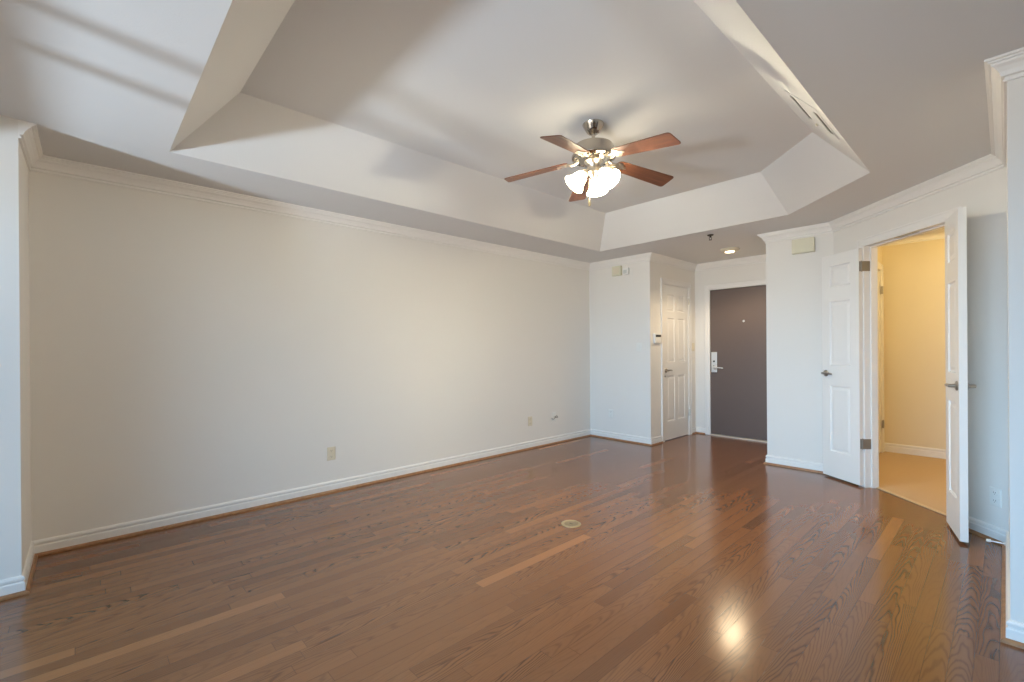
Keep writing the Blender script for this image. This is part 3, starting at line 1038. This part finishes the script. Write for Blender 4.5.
flush_lamp('ceiling_light', (1.80, 5.93, H - 0.001), 0.11, 'small lit flush ceiling light in the foyer before the entry door', M_LENS)
fl = bpy.data.lights.new('foyer_bulb', 'SPOT')
fl.spot_size = radians(150)
fl.spot_blend = 0.6
fl.energy = 38
fl.color = (1.0, 0.78, 0.50)
fl.shadow_soft_size = 0.14
flo = bpy.data.objects.new('foyer_bulb', fl)
flo.location = (1.80, 5.93, H - 0.20)
COL.objects.link(flo)

# ------------------------------------------------------------------ ceiling fan
FX, FY = 2.1705, 2.6440
fan = empty('ceiling_fan', Matrix.Translation((FX, FY, HT)), 'five-blade ceiling fan with lit glass shades hanging from the tray', 'ceiling fan')
def FZ(z): return z - HT
bm = BM()
lathe(bm, [(0, -0.0005), (0.074, -0.0005), (0.077, -0.006), (0.074, -0.014), (0.066, -0.026), (0.056, -0.045), (0.045, -0.062), (0.034, -0.070), (0.018, -0.072), (0, -0.072)], 40)
obj('canopy', bm, M_CHROME, fan, smooth=True)
bm = BM()
lathe(bm, [(0, -0.068), (0.0125, -0.068), (0.0125, -0.140), (0.020, -0.143), (0.022, -0.156), (0, -0.156)], 20)
obj('downrod', bm, M_CHROME, fan, smooth=True)
bm = BM()
lathe(bm, [(0, -0.146), (0.060, -0.147), (0.112, -0.150), (0.134, -0.157), (0.140, -0.168), (0.141, -0.212), (0.143, -0.216), (0.143, -0.220),
           (0.152, -0.224), (0.154, -0.232), (0.152, -0.246), (0.146, -0.252), (0.112, -0.258), (0.090, -0.264), (0, -0.266)], 48)
mh = obj('motor_housing', bm, M_CHROME, fan, smooth=True)
bm = BM()
for k in range(20):
    a = 2 * pi * k / 20
    f = Matrix.Rotation(a, 4, 'Z')
    b2 = BM(); box(b2, 0.096, 0.130, -0.006, 0.006, -0.2590, -0.2550)
    bmesh.ops.transform(b2, matrix=f, verts=b2.verts)
    me = bpy.data.meshes.new('t'); b2.to_mesh(me); b2.free(); bm.from_mesh(me); bpy.data.meshes.remove(me)
obj('vent_slots', bm, M_DARKGAP, mh)

ZB = 2.534 - HT
PH = 283.63
for k in range(5):
    a = radians(PH + 72 * k)
    # blade, local x along the radius
    R0, R1 = 0.185, 0.652
    pts = []
    n = 14
    def halfw(t):
        wv = 0.057 + 0.018 * t
        return wv
    prof = []
    for i in range(n + 1):
        t = i / n
        x = R0 + (R1 - R0) * t
        hw = halfw(t)
        e0, e1 = (x - R0), (R1 - x)
        rc = 0.030
        if e0 < rc: hw -= rc - sqrt(max(0, rc * rc - (rc - e0) ** 2))
        if e1 < 0.022: hw -= 0.022 - sqrt(max(0, 0.022 ** 2 - (0.022 - e1) ** 2))
        prof.append((x, hw))
    xs_extra = []
    for e in (0.0, 0.003, 0.008, 0.015, 0.022, 0.03):
        xs_extra += [R0 + e, R1 - e]
    xs_all = sorted(set([round(p[0], 5) for p in prof] + [round(x, 5) for x in xs_extra]))
    ring = []
    for x in xs_all:
        t = (x - R0) / (R1 - R0)
        hw = halfw(t)
        e0, e1 = x - R0, R1 - x
        if e0 < 0.030: hw -= 0.030 - sqrt(max(0, 0.030 ** 2 - (0.030 - e0) ** 2))
        if e1 < 0.022: hw -= 0.022 - sqrt(max(0, 0.022 ** 2 - (0.022 - e1) ** 2))
        ring.append((x, hw))
    outline = [(x, hw) for x, hw in ring] + [(x, -hw) for x, hw in reversed(ring)]
    bm = BM()
    prism(bm, outline, -0.003, 0.003)
    mtx = Matrix.Translation((0, 0, ZB + 0.093)) @ Matrix.Rotation(a, 4, 'Z') @ Matrix.Rotation(radians(8.1), 4, 'Y') @ Matrix.Rotation(radians(-10), 4, 'X')
    bl = obj('blade', bm, M_BLADE, fan, bevel=0.0015)
    bl.matrix_local = mtx
    # blade iron: plate under the blade and a curved arm up to the motor
    bm = BM()
    pl_pts = [(0.150, 0.016), (0.175, 0.020), (0.190, 0.040), (0.215, 0.046), (0.232, 0.034), (0.240, 0.018), (0.262, 0.012), (0.272, 0.0)]
    ol = pl_pts + [(x, -y) for x, y in reversed(pl_pts[:-1])]
    prism(bm, ol, -0.0075, -0.0032)
    tube(bm, [(0.185, 0.010, -0.005), (0.165, 0.018, -0.014), (0.140, 0.020, -0.012), (0.115, 0.014, 0.000), (0.098, 0.008, 0.010)], 0.008, 8)
    tube(bm, [(0.185, -0.010, -0.005), (0.165, -0.018, -0.014), (0.140, -0.020, -0.012), (0.115, -0.014, 0.000), (0.098, -0.008, 0.010)], 0.008, 8)
    for sx_, sy_ in ((0.205, 0.026), (0.205, -0.026), (0.250, 0.0)):
        lathe(bm, [(0, -0.0105), (0.005, -0.0095), (0.0055, -0.0075), (0, -0.0075)], 10, Matrix.Translation((sx_, sy_, 0)))
    obj('blade_iron', bm, M_NICKEL, bl, smooth=True)

# switch housing and light kit
bm = BM()
lathe(bm, [(0, -0.262), (0.062, -0.263), (0.066, -0.270), (0.056, -0.278), (0.044, -0.292), (0.042, -0.316), (0.052, -0.324), (0.054, -0.350), (0.044, -0.362), (0.028, -0.370), (0.020, -0.386), (0.012, -0.400), (0.008, -0.410), (0, -0.412)], 36)
obj('switch_housing', bm, M_NICKEL, fan, smooth=True)
for k, adeg in enumerate((357.0, 117.0, 237.0)):
    a = radians(adeg)
    rz = Matrix.Rotation(a, 4, 'Z')
    bm = BM()
    tube(bm, [(0.044, 0, -0.340), (0.052, 0, -0.334), (0.060, 0, -0.337), (0.064, 0, -0.346)], 0.010, 12)
    # socket cup along the tilted axis
    axis = Matrix.Translation((0.062, 0, -0.344)) @ Matrix.Rotation(radians(180 - 42), 4, 'Y')
    lathe(bm, [(0, -0.012), (0.018, -0.010), (0.025, 0.0), (0.027, 0.022), (0.025, 0.024), (0, 0.020)], 20, axis)
    bmesh.ops.transform(bm, matrix=rz, verts=bm.verts)
    arm = obj('lamp_arm', bm, M_NICKEL, fan, smooth=True)
    bm = BM()
    SG = 0.94
    pr_o = [(0.026, 0.014), (0.034, 0.022), (0.044, 0.040), (0.051, 0.062), (0.057, 0.085), (0.066, 0.108), (0.080, 0.128), (0.084, 0.132)]
    pr_i = [(0.081, 0.131), (0.063, 0.107), (0.054, 0.085), (0.048, 0.062), (0.041, 0.040), (0.031, 0.023), (0.023, 0.016)]
    lathe(bm, [(x * SG, 0.014 + (z - 0.014) * SG) for x, z in pr_o + pr_i + [pr_o[0]]], 36, axis)
    bmesh.ops.transform(bm, matrix=rz, verts=bm.verts)
    sh_ = obj('glass_shade', bm, M_SHADE, arm, smooth=True)
    bm = BM()
    lathe(bm, [(0, 0.022), (0.012, 0.022), (0.014, 0.040), (0.026, 0.065), (0.029, 0.082), (0.024, 0.100), (0.010, 0.110), (0, 0.111)], 20, axis)
    bmesh.ops.transform(bm, matrix=rz, verts=bm.verts)
    obj('bulb', bm, M_BULB, arm, smooth=True)
# pull chain
bm = BM()
tube(bm, [(-0.020, -0.020, -0.385), (-0.022, -0.022, -0.42), (-0.022, -0.022, -0.535)], 0.0018, 6)
ch = obj('pull_chain', bm, M_NICKEL, fan)
bm = BM()
lathe(bm, [(0, -0.525), (0.004, -0.527), (0.006, -0.540), (0.010, -0.565), (0.008, -0.581), (0, -0.585)], 14, Matrix.Translation((-0.022, -0.022, 0)))
obj('chain_pull', bm, M_BRASS, ch, smooth=True)
